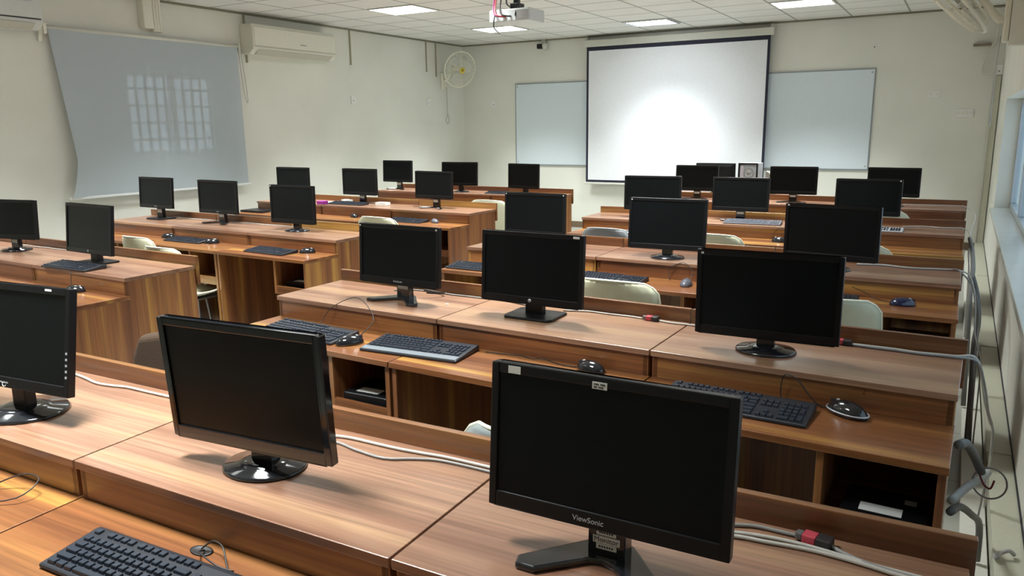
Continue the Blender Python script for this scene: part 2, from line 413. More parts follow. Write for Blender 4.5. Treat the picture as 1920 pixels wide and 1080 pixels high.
units = dict(
  Y1=[-2.402, -1.567, -.7385, .0805], Y2=[-2.430, -1.597, -.780, .0475], Y3=[-2.4536, -1.6347, -.80, .0435],
  Y4=[-2.4766, -1.63, -.79, .0537], Y5=[-2.37, -1.60, -.78, .06],
  L2=[-5.83, -5.01, -4.19, -3.3724], L3=[-5.78, -4.962, -4.145, -3.3287], L4=[-5.94, -5.0675, -4.2276, -3.3982], L5=[-5.70, -4.942, -4.188, -3.4337])
for q, xs in units.items():
    pos = ('left end', 'middle', 'right end') 
    for k in range(3):
        end = {0: 'left end by the centre aisle' if q[0] == 'Y' else 'left end toward the blind', 1: 'middle unit',
               2: 'right end by the window wall' if q[0] == 'Y' else 'right end by the centre aisle'}[k]
        lab = 'wooden computer desk, %s, %s' % (rowname[q], end)
        desk(q, xs[k], xs[k+1], lab, grommet=(-1.158, -.03) if (q == 'Y1' and k == 1) else False, digit=(-.1728, .806) if (q == 'Y2' and k == 2) else None, ends=(k == 0, k == 2))

# ------------------------------------------------------------------ monitors
def monitor(q, x, off, zb, yaw, tilt, w, h, base, label, logo=None, stickers=(), neck_label=0, buttons=False, mat_body=None, back=False, loc=None, rz=None, brand=None, z0=None):
    body = mat_body or BLACK
    L0 = loc if loc is not None else rw(q, x, off, ZD)
    R0 = rz if rz is not None else rang(q)+math.radians(yaw)
    t = thing('computer_monitor', label, 'monitor', L0, R0, 'black computer monitors on the desks')
    ti = math.radians(tilt)
    # panel frame: u right, v up, n toward the viewer; local +y is away from the viewer
    T = Matrix.Translation((0, -.04, zb)) @ Matrix.Rotation(-ti, 4, 'X')
    bs, bt, bb = .014, .016, .026
    hw = w/2
    m = MB(); m.T = T
    m.box(-hw, -hw+bs, 0, .02, 0, h).box(hw-bs, hw, 0, .02, 0, h).box(-hw+bs, hw-bs, 0, .02, h-bt, h).box(-hw+bs, hw-bs, 0, .02, 0, bb)
    m.build('bezel', body, t, bev=.002)
    m = MB(); m.T = T; m.box(-hw+bs, hw-bs, .0035, .016, bb, h-bt); m.build('screen', SCREEN, t)
    m = MB(); m.T = T
    i = .05
    m._add([(-hw+.002, .02, .002), (hw-.002, .02, .002), (hw-.002, .02, h-.002), (-hw+.002, .02, h-.002),
            (-hw+i, .048, i*.7), (hw-i, .048, i*.7), (hw-i, .048, h-i*.7), (-hw+i, .048, h-i*.7)],
           [(0, 3, 2, 1), (4, 5, 6, 7), (0, 1, 5, 4), (1, 2, 6, 5), (2, 3, 7, 6), (3, 0, 4, 7)])
    if back:
        for k in range(7): m.box(-hw+.08, hw-.08, .048, .0495, .05+k*.012, .056+k*.012)
    m.build('back_cover', body, t, bev=.003)
    nw = {'round': .027, 'vee': .032, 'rect': .035, 'big': .024}[base]
    MB().frustum(-nw, nw, -.010, .020, .006, zb+.09, .002).build('neck', GLOSS if base in ('vee', 'round') else body, t, bev=.002)
    if base in ('round', 'big'):
        k = 1.0 if base == 'round' else 1.25
        MB().lathe([(.088*k, 0), (.090*k, .004), (.086*k, .009), (.055*k, .012), (.052*k, .016), (.034*k, .019), (.01, .020)], 0, .0, 1, .85).build('base', GLOSS, t)
    elif base == 'rect':
        MB().prism([(-.085, -.075), (.085, -.075), (.098, -.055), (.098, .065), (.088, .075), (-.088, .075), (-.098, .065), (-.098, -.055)], 0, .010).build('base', body, t, bev=.003)
    else:
        pts = [(0, .045), (.035, .03), (.125, -.075), (.118, -.098), (.085, -.098), (.02, -.035), (0, -.028), (-.02, -.035), (-.085, -.098), (-.118, -.098), (-.125, -.075), (-.035, .03)]
        MB().prism(pts, 0, .012).build('base', GLOSS, t, bev=.004, seg=3)
    if brand:
        Tt = T @ Matrix.Translation((brand[1], -.0006, bb*.48)) @ Matrix.Rotation(math.radians(90), 4, 'X')
        o = text('brand_print', brand[0], brand[2], LOGO, t, Tt)
    if logo == 'ring':
        m = MB(); m.T = T @ Matrix.Translation((0, 0, bb*.5)) @ Matrix.Rotation(math.radians(90), 4, 'X')
        m.lathe([(.0065, 0), (.0065, .0008), (.0, .0008)], n=20); m.build('badge', LOGO, t)
        text('badge_print', 'hp', .008, BLACK, t, T @ Matrix.Translation((0, -.0012, bb*.5)) @ Matrix.Rotation(math.radians(90), 4, 'X'))
    if logo == 'arc':
        m = MB(); m.T = T @ Matrix.Translation((0, -.0008, .008))
        m.tube([(.006*math.cos(a), 0, .006*math.sin(a)) for a in [math.radians(150+k*24) for k in range(9)]], .0011, 6, smoothpath=False); m.build('badge', LOGO, t)
    for (u, v, sw, sh, nl) in stickers:
        m = MB(); m.T = T; m.box(u-sw/2, u+sw/2, -.0008, .0002, v-sh/2, v+sh/2); o = m.build('sticker', LABEL, t); o['label'] = 'white paper label'
        if nl:
            m = MB(); m.T = T
            for k in range(nl):
                for c in range(7):
                    if (c+k) % 4 == 3: continue
                    uu = u-sw*.38+c*sw*.11; m.box(uu, uu+sw*.08, -.0012, -.0006, v+sh*(.18-.4*k)-.0012, v+sh*(.18-.4*k)+.0012)
            m.build('sticker_print', INK, o)
    if neck_label == 1:
        MB().box(-nw*.8, nw*.8, -.0095, -.0075, zb*.42, zb*.85).build('sticker', LABEL, t)['label'] = 'white paper label on the neck'
    if neck_label == 3:
        for (z_, wd, hh, s_) in ((.0480, .033, .0100, None), (.0350, .045, .0125, 'Monitor'), (.0235, .034, .0090, None)):
            o = MB().box(-wd/2, wd/2, -.0115, -.0095, z_-hh/2, z_+hh/2).build('sticker', LABEL, t)
            if s_: text('sticker_print', s_, .0125, INK, o, Matrix.Translation((0, -.0118, z_)) @ Matrix.Rotation(math.radians(90), 4, 'X'))
            else:
                m = MB()
                for c in range(6):
                    uu = -wd*.36+c*wd*.125; m.box(uu, uu+wd*.08, -.0121, -.0113, z_-.0016, z_+.0016)
                m.build('sticker_print', INK, o)
    if buttons:
        for k in range(5):
            m = MB(); m.T = T; m.box(hw-.009, hw-.004, -.0012, .0002, .045+k*.014, .050+k*.014); m.build('button', SILVER, t)
    return t
VS = 'ViewSonic'
monitor('Y1', -.428, .158, .066, -.4, 4.8, .396, .241, 'vee', 'large black monitor with V-shaped foot and Monitor sticker, at the bottom right', brand=(VS, -.020, .0125), stickers=((-.156, .232, .022, .012, 0), (-.010, .228, .024, .011, 2)), neck_label=3)
monitor('Y1', -1.179, .157, .052, 3.6, -3.4, .409, .259, 'round', 'glossy black widescreen monitor on a round foot, nearest row, left of the V-footed one', mat_body=GLOSS)
monitor('Y1', -1.960, .119, .075, 5.0, 9.3, .443, .253, 'big', 'black monitor with a column of side buttons, cut by the left edge, nearest row', buttons=True, logo='arc', brand=(VS, 0.0, .007), stickers=((.15, .246, .022, .005, 0),))
monitor('Y2', -1.909, .197, .067, 0, 3.4, .404, .237, 'vee', 'black monitor with V-shaped foot and white neck sticker, left end of the second row', brand=(VS, 0, .011), neck_label=1, stickers=((-.195, .228, .007, .006, 0), (.190, .228, .007, .006, 0)))
monitor('Y2', -1.306, .203, .053, 1.0, 3.7, .412, .257, 'rect', 'black monitor with a flat rectangular foot, middle of the second row', logo='ring', stickers=((.178, .249, .024, .008, 0),))
monitor('Y2', -.472, .159, .047, 3.6, -.6, .416, .260, 'round', 'black widescreen monitor on a glossy round foot, right end of the second row', stickers=((-.192, .250, .008, .006, 0),))
monitor('Y3', -2.074, .161, .071, -2.7, 1.9, .397, .241, 'vee', 'black monitor peeking above the rectangular-footed one, left end of the third row', stickers=((-.188, .232, .006, .005, 0), (.188, .232, .006, .005, 0)))
monitor('Y3', -1.288, .124, .050, 2.4, 4.7, .407, .261, 'round', 'black widescreen monitor on a round foot in the middle of the third row', stickers=((-.19, .252, .006, .005, 0),))
monitor('Y3', -.496, .142, .053, -6.8, -.2, .425, .253, 'round', 'black monitor at the right end of the third row, its foot hidden', stickers=((-.198, .246, .008, .005, 0),))
monitor('Y4', -1.967, .159, .064, 5.5, 2.4, .425, .249, 'vee', 'black monitor at the left end of the fourth row, half behind another screen')
monitor('Y4', -1.349, .272, .071, 0, 3.1, .398, .236, 'vee', 'black monitor with a keyboard lying before its foot, middle of the fourth row', neck_label=1)
monitor('Y4', -.511, .171, .086, -1.3, 2.8, .396, .234, 'round', 'black monitor at the right end of the fourth row, a silver keyboard beside it', stickers=((.185, .225, .008, .008, 0),))
monitor('Y5', -2.128, .268, .077, -2.6, 3.0, .405, .233, 'vee', 'black monitor at the left end of the farthest row, before the projection screen', neck_label=1)
monitor('Y5', -1.265, .236, .073, 0, 2.1, .400, .239, 'vee', 'black monitor in the middle of the farthest row, right of the open computer case', neck_label=1)
monitor('Y5', -.471, .170, .082, -4.9, 2.2, .397, .235, 'round', 'rightmost black monitor of the farthest row, against the front wall')
monitor('L2', -4.797, .223, .075, 12, 3.8, .44, .226, 'round', 'black monitor cut by the left edge, nearest row on the left', neck_label=1)
monitor('L2', -3.922, .187, .056, -1.4, 6.2, .429, .258, 'rect', 'black monitor with silver badge, keyboard at its foot, nearest row on the left', logo='ring')
monitor('L3', -5.463, .255, .091, 0, 4.1, .416, .237, 'rect', 'black monitor with flat foot before the blind, second row on the left', brand=(VS, 0, .008), neck_label=1)
monitor('L3', -4.767, .290, .076, .9, 1.7, .422, .243, 'vee', 'black V-footed monitor by the right edge of the blind, second row on the left', brand=(VS, 0, .008), neck_label=1)
monitor('L3', -3.903, .215, .056, .9, 1.2, .412, .256, 'round', 'black round-footed monitor at the aisle end, second row on the left', stickers=((-.195, .247, .008, .006, 0),))
monitor('L4', -5.551, .154, .059, 2.0, .9, .423, .268, 'round', 'black monitor at the wall end of the third row on the left, partly hidden')
monitor('L4', -4.823, .295, .080, .5, .7, .418, .240, 'vee', 'black monitor behind papers and a keyboard, middle of the third row on the left', neck_label=1)
monitor('L4', -3.926, .250, .084, -2.7, 1.8, .415, .231, 'vee', 'black V-footed monitor at the aisle end, third row on the left', neck_label=1)
monitor('L5', -5.550, .223, .084, 0, 2.9, .417, .240, 'vee', 'leftmost black monitor of the farthest row on the left', neck_label=1)
monitor('L5', -4.654, .156, .073, 5.7, 3.1, .434, .247, 'round', 'middle black monitor of the farthest row on the left')
monitor('L5', -3.882, .202, .060, -8.1, 1.4, .397, .250, 'round', 'rightmost black monitor of the farthest row on the left, below the whiteboard edge')

# ------------------------------------------------------------------ keyboards
def key_layout():
    K = []
    def add(x, r, w=1., h=1.): K.append((x, r, w, h))
    add(0, 0)
    for x in (2, 3, 4, 5, 6.5, 7.5, 8.5, 9.5, 11, 12, 13, 14): add(x, 0)
    for x in range(13): add(x, 1)
    add(13, 1, 2)
    add(0, 2, 1.5); [add(1.5+i, 2) for i in range(12)]; add(13.5, 2, 1.5)
    add(0, 3, 1.75); [add(1.75+i, 3) for i in range(11)]; add(12.75, 3, 2.25)
    add(0, 4, 2.25); [add(2.25+i, 4) for i in range(10)]; add(12.25, 4, 2.75)
    add(0, 5, 1.25); add(1.25, 5, 1.25); add(2.5, 5, 1.25); add(3.75, 5, 6.25); add(10, 5, 1.6); add(11.6, 5, 1.6); add(13.2, 5, 1.8)
    for r in (1, 2): [add(15.4+i, r) for i in range(3)]
    add(16.4, 4); [add(15.4+i, 5) for i in range(3)]
    for r in (1, 2, 3, 4): [add(18.8+i, r) for i in range(3)]
    add(21.8, 1); add(21.8, 2, 1, 2); add(21.8, 4, 1, 2); add(18.8, 5, 2); add(20.8, 5)
    return K
KEYS = key_layout(); KEYMESH = {}
def keyboard(q, x, off, z, ang, label, w=.44, d=.145, fine=False, body=None, keym=None, palm=False, pad_light=False):
    body = body or KBODY; keym = keym or DKEY
    t = thing('keyboard', label, 'keyboard', rw(q, x, off, z+.0005), rang(q)+math.radians(ang), 'computer keyboards on the desks')
    hw, hd = w/2, d/2
    e = .035 if palm else 0
    MB().prism([(-hd-e, 0), (hd, 0), (hd, .020), (hd-.012, .022), (-hd-e, .009)], -hw, hw, 'x').build('body', body, t, bev=.004)
    if palm:
        s = math.atan2(.012, 2*hd+e)
        MB().prism([(-hd-e+.004, .0095), (-hd-.002, .0125), (-hd-.002, .0140), (-hd-e+.004, .0110)], -hw+.004, hw-.004, 'x').build('palm_rest', mat('grey palm rest', (.16, .18, .20), .4), t, bev=.0006)
    ku = (w-.026)/22.8; rp = (d-.016)/6.25
    def kp(kx, r, kw, kh):
        cx = -hw+.013+(kx+kw/2)*ku
        ry = hd-.010-(r+kh/2)*rp-(.25*rp if r > 0 else 0)
        zz = .0095+(ry+hd)/(2*hd)*.012
        return cx, ry, zz
    if fine:
        for kx, r, kw, kh in KEYS[:100]:
            cx, ry, zz = kp(kx, r, kw, kh); kk = (round(kw, 2), kh, round(ku, 4), keym.name)
            if kk not in KEYMESH:
                a, b = kw*ku/2-.0012, kh*rp/2-.0012
                KEYMESH[kk] = MB().frustum(-a, a, -b, b, -.003, .006, .0018).build('key', keym, t, bev=.0008, seg=1); o = KEYMESH[kk]
                o.location = (cx, ry, zz)
            else:
                o = KEYMESH[kk].copy(); COL.objects.link(o); o.parent = t; o.location = (cx, ry, zz)
    else:
        m = MB()
        for kx, r, kw, kh in KEYS:
            cx, ry, zz = kp(kx, r, kw, kh); a, b = kw*ku/2-.0012, kh*rp/2-.0012
            m.frustum(cx-a, cx+a, ry-b, ry+b, zz-.003, zz+.005, .0016)
        m.build('key_block', keym, t)
    return t
keyboard('Y1', -1.150, -.138, ZS, 1.0, 'black keyboard with separate square keys at the bottom left corner', fine=True, w=.45, d=.125)
keyboard('Y2', -2.105, -.150, ZS, -1.5, 'black keyboard at the left end of the second row, mouse leaning on its corner', fine=True, w=.40, d=.15)
keyboard('Y2', -1.590, -.105, ZS, 6.0, 'black keyboard with grey palm rest lying across the desk joint, second row', fine=True, palm=True, w=.39, d=.135)
keyboard('Y2', -.480, -.125, ZS, 0.0, 'black curved-edge keyboard right of the number 2 side, right end of the second row', fine=True, w=.40, d=.155)
keyboard('Y3', -2.25, -.175, ZS, 0, 'black keyboard peeking out left of the rectangular-footed monitor, third row', w=.38, d=.14)
keyboard('Y3', -1.50, -.155, ZS, -2, 'blue-black keyboard behind a cream chair back, third row', w=.38, d=.15)
keyboard('Y3', -.54, -.15, ZS, 0, 'keyboard whose right end shows beside the big second-row screen, third row', w=.40, d=.15)
keyboard('Y4', -1.225, .105, ZD, 3, 'two-tone keyboard lying on the monitor ledge of the fourth row', w=.38, d=.14, body=mat('grey keyboard body', (.10, .10, .12), .4), keym=mat('grey keys', (.13, .14, .17), .4))
keyboard('Y4', -.475, .050, ZD, -2, 'silver keyboard with black keys on the monitor ledge of the fourth row', w=.38, d=.10, body=SILVER)
keyboard('Y4', -2.20, -.15, ZS, -4, 'keyboard on the shelf at the left end of the fourth row', w=.34, d=.14, body=SILVER)
keyboard('L2', -3.885, .044, ZD, 3, 'black keyboard lying against the foot of the badge monitor, on the left', w=.36, d=.125)
keyboard('L3', -4.700, -.075, ZS, 2, 'black keyboard between two mice, second row on the left', w=.37, d=.12)
keyboard('L3', -3.77, -.145, ZS, -1, 'black keyboard at the aisle end of the second row on the left', w=.36, d=.14)
keyboard('L4', -4.86, .133, ZD, 2, 'black keyboard on the monitor ledge among papers, third row on the left', w=.40, d=.12)
keyboard('L4', -3.99, -.085, ZS, -1, 'black keyboard at the aisle end of the third row on the left', w=.38, d=.14)
keyboard('L5', -4.12, .120, ZD, 3, 'black keyboard on the ledge of the farthest row on the left', w=.36, d=.11)

# ------------------------------------------------------------------ mice
def mouse(q, x, off, ang, label, cord=None, m0=None, big=1.0, trim=False, z=ZS, light=False):
    t = thing('mouse', label, 'mouse', rw(q, x, off, z+.0003), rang(q)+math.radians(ang), 'computer mice on the desks')
    m0 = m0 or GLOSS
    MB().ellipsoid((0, 0, .004), (.029*big, .052*big, .030*big), 20, 8, -.12).build('body', m0, t)
    MB().box(-.0006, .0006, .012*big, .047*big, .018*big, .0285*big).build('button_gap', INK, t)
    MB().ellipsoid((0, .026*big, .027*big), (.003, .007, .006)).build('scroll_wheel', BADGE, t)
    if trim:
        MB().tube([(.0305*big*math.cos(a), .0535*big*math.sin(a), .010) for a in [2*math.pi*k/24 for k in range(24)]], .0022, 6, True, False).build('side_band', SILVER, t)
    if cord:
        inv = Matrix.Rotation(-(rang(q)+math.radians(ang)), 4, 'Z') @ Matrix.Translation(-t.location)
        pts = [inv @ rw(q, a, b, c) for a, b, c in cord]
        MB().tube(pts, .0016, 6).build('cord', CABLEK, t)
    return t
C = ZS+.003
mouse('Y2', -1.860, -.180, -35, 'black mouse touching the corner of the leftmost second-row keyboard', [(-1.87, -.12, C+.01), (-1.85, -.06, C+.06), (-1.93, .0-.01, ZD+.02), (-2.02, .02, ZD+.030), (-2.10, .0-.02, ZD-.01), (-2.13, -.05, C+.02), (-2.12, -.07, C+.02)])
mouse('Y2', -.965, -.035, 80, 'black mouse behind the top edge of the big bottom right screen', [(-1.02, -.03, C), (-1.08, .0-.03, C), (-1.15, -.005, C), (-1.19, -.02, C), (-1.24, -.01, C), (-1.31, -.02, C), (-1.37, -.03, C)])
mouse('Y2', -.205, -.040, 62, 'black mouse with a curved silver side band, right end of the second row', [(-.255, -.02, C+.003), (-.28, -.015, C), (-.31, -.02, C+.03), (-.34, -.03, C+.07), (-.375, -.02, C+.075), (-.385, -.015, C+.03), (-.38, -.02, C)], trim=True, big=1.12)
mouse('Y3', -1.109, -.115, 5, 'grey-black mouse below the round-footed monitor, third row', [(-1.109, -.06, C+.004), (-1.11, -.02, C+.05), (-1.16, -.01, C+.09), (-1.23, -.01, C+.05), (-1.22, -.03, C)], m0=mat('grey mouse shell', (.09, .09, .11), .3))
mouse('Y3', -.167, -.110, -78, 'dark blue mouse near the window end of the third row', [(-.22, -.09, C+.004), (-.28, -.03, C), (-.33, -.01, C+.02), (-.38, -.015, C+.04)], m0=mat('blue black shell', (.008, .012, .045), .12, coat=.5))
mouse('Y4', -1.000, -.112, 85, 'black mouse beside the third-row right screen, on the fourth row shelf', [(-.95, -.1, C+.004), (-.93, -.02, C+.03), (-1.02, -.01, C+.08), (-1.08, -.02, C)])
mouse('L2', -3.700, -.065, -60, 'black mouse on the shelf of the nearest row on the left', [(-3.74, -.05, C+.006), (-3.79, -.03, C+.03), (-3.80, -.02, ZD-.01), (-3.83, -.01, ZD+.006)])
mouse('L3', -4.995, -.02, -60, 'black mouse at the left end of a keyboard, second row on the left')
mouse('L3', -4.455, -.06, -50, 'glossy black mouse at the right end of a keyboard, second row on the left')
mouse('L3', -3.535, -.055, -55, 'black mouse by the desk end of the second row on the left', light=True)
mouse('L4', -3.72, -.045, 60, 'grey mouse by the desk end of the third row on the left', m0=mat('grey mouse shell', (.09, .09, .11), .3))
mouse('L4', -4.62, -.045, 70, 'dark mouse left of the curled chair back, third row on the left')
mouse('Y1', -1.835, -.09, 60, 'black mouse cut off by the left edge of the photo, nearest row', [(-1.78, -.07, C+.005), (-1.72, -.03, C+.03), (-1.66, -.03, C+.03), (-1.66, -.08, C+.01), (-1.74, -.13, C)])
mouse('L4', -5.60, -.09, 20, 'white mouse beside a dark laptop, third row on the left', m0=WHITEP)

# dark laptop lying on the third left row
t = thing('laptop', 'closed dark laptop on the shelf, third row on the left', 'laptop', rw('L4', -5.80, -.10, ZS+.0005), rang('L4'))
MB().box(-.15, .15, -.10, .10, 0, .012).build('base', KBODY, t, bev=.003)
MB().box(-.15, .15, -.10, .10, .0125, .019).build('lid', BLACK, t, bev=.003)
# loose bits on the third left row
tag(MB().build('x', LABEL), 'x', 'x') if False else None
def small_box(name, q, x, off, z, sx, sy, sz, m, label, cat, ang=0):
    o = MB().box(-sx/2, sx/2, -sy/2, sy/2, 0, sz).build(name, m, bev=min(.002, sz*.3)); o.location = rw(q, x, off, z+.0005); o.rotation_euler = (0, 0, rang(q)+math.radians(ang)); tag(o, label, cat); return o
small_box('tissue_box', 'L4', -4.50, .205, ZD, .12, .07, .028, LABEL, 'small white box on the ledge right of a keyboard, third row on the left', 'box')
small_box('plastic_case', 'L4', -5.10, .05, ZD, .09, .06, .03, PURPLE, 'small purple plastic case on the ledge, third row on the left', 'case')
small_box('folded_paper', 'L4', -5.13, .16, ZD, .12, .08, .012, LABEL, 'folded white paper behind the purple case, third row on the left', 'paper', 15)
small_box('folded_paper', 'L4', -4.98, .25, ZD, .10, .07, .03, LABEL, 'crumpled white paper left of the monitor foot, third row on the left', 'paper', -20)

# ------------------------------------------------------------------ small computers in the desk cubbies
def thin_client(q, x, off, label, z=.552, w=.19, d=.17, h=.042, ang=4):
    t = thing('mini_computer', label, 'mini computer', rw(q, x, off, z), rang(q)+math.radians(ang), 'small black computers inside desk cubbies')
    MB().box(-w/2, w/2, -d/2, d/2, 0, h).build('case', BLACK, t, bev=.006, seg=3)
    MB().box(-w*.28, w*.22, -d*.36, -d*.10, h, h+.0008).build('sticker', LABEL, t)['label'] = 'white paper label'
    MB().box(w*.22, w*.36, d*.1, d*.25, h, h+.0008).build('badge', LOGO, t)
thin_client('Y2', -1.755, -.155, 'small black computer with white label, cubby at the left end of the second row')
thin_client('Y2', -.085, -.185, 'small black computer with white label, dark cubby by the window wall, second row', h=.036, ang=0)
thin_client('L3', -3.475, -.130, 'small black computer in the aisle-end cubby of the second row on the left')
thin_client('Y2', -.925, -.150, 'small black computer in the middle cubby of the second row')
def tower(q, x, off, label, h=.42, w=.16, d=.36, m=BLUEBLK):
    t = thing('computer_tower', label, 'computer tower', rw(q, x, off, 0.0005), rang(q), None)
    MB().box(-w/2, w/2, -d/2+.012, d/2, 0, h).build('case', m, t, bev=.003)
    MB().box(-w/2, w/2, -d/2, -d/2+.012, 0, h).build('front_panel', GLOSS, t, bev=.003)
    MB().box(-w*.35, w*.35, -d/2-.001, -d/2, h*.80, h*.87).build('disc_drive', KBODY, t)
    MB().box(-.01, .01, -d/2-.002, -d/2, h*.68, h*.72).build('power_button', SILVER, t)
tower('L3', -4.25, .14, 'dark computer tower under the desk, second row on the left')
tower('L4', -3.535, -.05, 'dark blue computer tower under the aisle-end cubby, third row on the left')

# ------------------------------------------------------------------ chairs
def chair(q, x, off, ang, label, shell=CREAM, rim=CREAMR, k=1.0, wk=1.0):
    t = thing('plastic_chair', label, 'chair', rw(q, x, off, 0), rang(q)+math.radians(ang), 'shell chairs between the desk rows')
    prof = [(.215, .425, .34), (.20, .445, .39), (.10, .452, .42), (-.02, .443, .425), (-.12, .445, .42), (-.18, .470, .415), (-.212, .53, .42), (-.230, .61, .43), (-.245, .70, .43), (-.258, .77, .415), (-.264, .81, .37), (-.266, .83, .30)]
    NU = 12; vs = []; fs = []
    for j, (y, z, wd) in enumerate(prof):
        b = min(1, max(0, (j-4)/3))
        for i in range(NU+1):
            u = -1+2*i/NU; c = abs(u)**2.6
            vs.append((u*wd/2*wk, y+b*.065*c*(1 if j < 11 else .8), (z+(1-b)*.045*c*(1 if j > 1 else .4)-(0 if j < 10 else .012*c))*k if False else (z+(1-b)*.045*c*(1 if j > 1 else .4)-(0 if j < 10 else .012*c))))
    # scale the back height
    vs = [(a, b_, .44+(c_-.44)*k if c_ > .47 else c_) for a, b_, c_ in vs]
    for j in range(len(prof)-1):
        for i in range(NU):
            a = j*(NU+1)+i; fs.append((a, a+1, a+NU+2, a+NU+1))
    m = MB(); m._add(vs, fs, True); m.build('shell', shell, t, solid=.006)
    n1 = NU+1; J = len(prof)
    loop = [vs[j*n1] for j in range(J)]+[vs[(J-1)*n1+i] for i in range(1, n1)]+[vs[j*n1+NU] for j in range(J-2, -1, -1)]+[vs[i] for i in range(NU-1, 0, -1)]
    MB().tube(loop, .0055, 6, True, False).build('rim', rim, t)
    for sx in (-1, 1):
        MB().tube([(sx*.10, .13, .436), (sx*.17, .15, .41), (sx*.205, .185, .01)], .010, 8).build('leg', STEEL, t)
        MB().tube([(sx*.10, -.10, .436), (sx*.17, -.12, .41), (sx*.205, -.20, .01)], .010, 8).build('leg', STEEL, t)
        for yy in (.185, -.20): MB().lathe([(.014, 0), (.014, .022), (.010, .024)], sx*.205, yy, n=12).build('leg_cap', BLACK, t)
    MB().box(-.12, .12, -.11, .14, .424, .434).build('seat_bracket', STEEL, t)
    return t
chair('L3', -4.76, -.21, 0, 'cream shell chair behind the nearest left desk row, back rounded at the right', wk=.84)
chair('L3', -4.37, -.30, 0, 'cream shell chair with a low wavy rim beside another, second row on the left', k=.92, wk=.92)
chair('L4', -4.00, -.23, 0, 'cream shell chair above the nearest second-row screen, third row on the left')
chair('L5', -3.955, -.23, 6, 'cream shell chair standing behind the end of the third left desk row')
chair('Y4', -2.10, -.23, 0, 'grey shell chair with pale rim at the left end of the fourth row', shell=GREYC, rim=mat('pale grey rim', (.35, .36, .36), .4), wk=.86)
chair('Y4', -1.37, -.23, 0, 'scuffed cream shell chair right of the round-footed third-row monitor')
chair('Y3', -1.365, -.23, 0, 'large cream shell chair back in front of a keyboard, third row', k=.975, wk=1.08)
chair('Y3', -.475, -.25, 14, 'cream shell chair with raised right corner, window end of the third row')
chair('Y4', -.48, -.25, -10, 'cream shell chair of which only a pale rim shows, window end of the fourth row', k=.98)
chair('Y5', -.52, -.23, 0, 'cream shell chair at the window end of the farthest row', k=1.10)
chair('Y2', -.79, -.50, 2, 'shell chair mostly hidden by the big bottom right screen, pale curved rim', shell=mat('grey green shell', (.24, .27, .27), .45))
# brown padded chair in the centre aisle
t = thing('padded_chair', 'dark brown padded chair back behind the nearest desks, in the centre aisle', 'chair', (-1.97, 1.66, 0), math.radians(4))
MB().prism([(-.19, .56), (.19, .56), (.22, .66), (.225, .83), (.19, .90), (.06, .925), (-.06, .925), (-.19, .90), (-.225, .83), (-.22, .66)], -.26, -.20, 'y').build('backrest', BROWNF, t, bev=.02, seg=4)
MB().box(-.22, .22, -.18, .22, .40, .46).build('seat', BROWNF, t, bev=.02, seg=4)
for sx in (-1, 1):
    for yy in (-.18, .18): MB().tube([(sx*.18, yy, .40), (sx*.20, yy*1.1, .0)], .012, 8, smoothpath=False).build('leg', STEEL, t)
MB().box(-.03, .03, -.20, -.17, .38, .60).build('back_support', STEEL, t)

# ------------------------------------------------------------------ teacher's table with open case and monitor
t = thing('teacher_table', 'wooden teacher table before the projection screen, behind the farthest row', 'table', (-2.30, 8.75, 0))
MB().box(-.75, .75, -.32, .32, .735, .76).build('table_top', WOODX, t, bev=.002)
for sx in (-1, 1): MB().box(sx*.70-.012, sx*.70+.012, -.29, .29, 0, .734).build('side_panel', WOODZ, t, bev=.001)
MB().box(-.68, .68, -.29, -.272, .12, .734).build('front_panel', WOODX, t, bev=.001)
monitor('Y5', 0, 0, .080, 0, 3, .44, .255, 'round', 'black monitor turned backward on the teacher table, vents facing us', back=True, loc=Vector((-2.38, 8.62, .7602)), rz=math.radians(180))
t = thing('open_computer_case', 'silver computer case with its side open, on the teacher table', 'computer case', (-2.01, 8.60, .7602), math.radians(-4))
MB().box(-.115, .095, .02, .20, 0, .34).build('case', SILVER, t, bev=.003)
m = MB(); m.box(-.115, .095, .0, .02, .325, .34).box(-.115, .095, .0, .02, 0, .015).box(-.115, -.10, 0, .02, .015, .325).box(.082, .095, 0, .02, .015, .325)
m.build('frame', BLACK, t, bev=.002)
m = MB(); m.T = Matrix.Translation((0, .018, .24)) @ Matrix.Rotation(math.radians(90), 4, 'X')
m.lathe([(.052, 0), (.055, .01), (.048, .012), (.046, .004), (.02, .004), (.018, .012), (0.001, .013)], n=20); m.build('cooling_fan', BADGE, t)
MB().box(-.095, -.055, .005, .019, .12, .31).build('cable_loom', mat('pale wires', (.5, .45, .5), .6), t, bev=.004)
tag(MB().prism([(-.06, 0), (.06, 0), (.055, .10), (.02, .17), (-.03, .24), (-.06, .25)], -.05, .05, 'y').build('speaker_box', mat('beige grey plastic', (.33, .32, .28), .5), bev=.006), 'sloped grey speaker box at the right of the open computer case', 'speaker').location = (-1.80, 8.80, .7605)

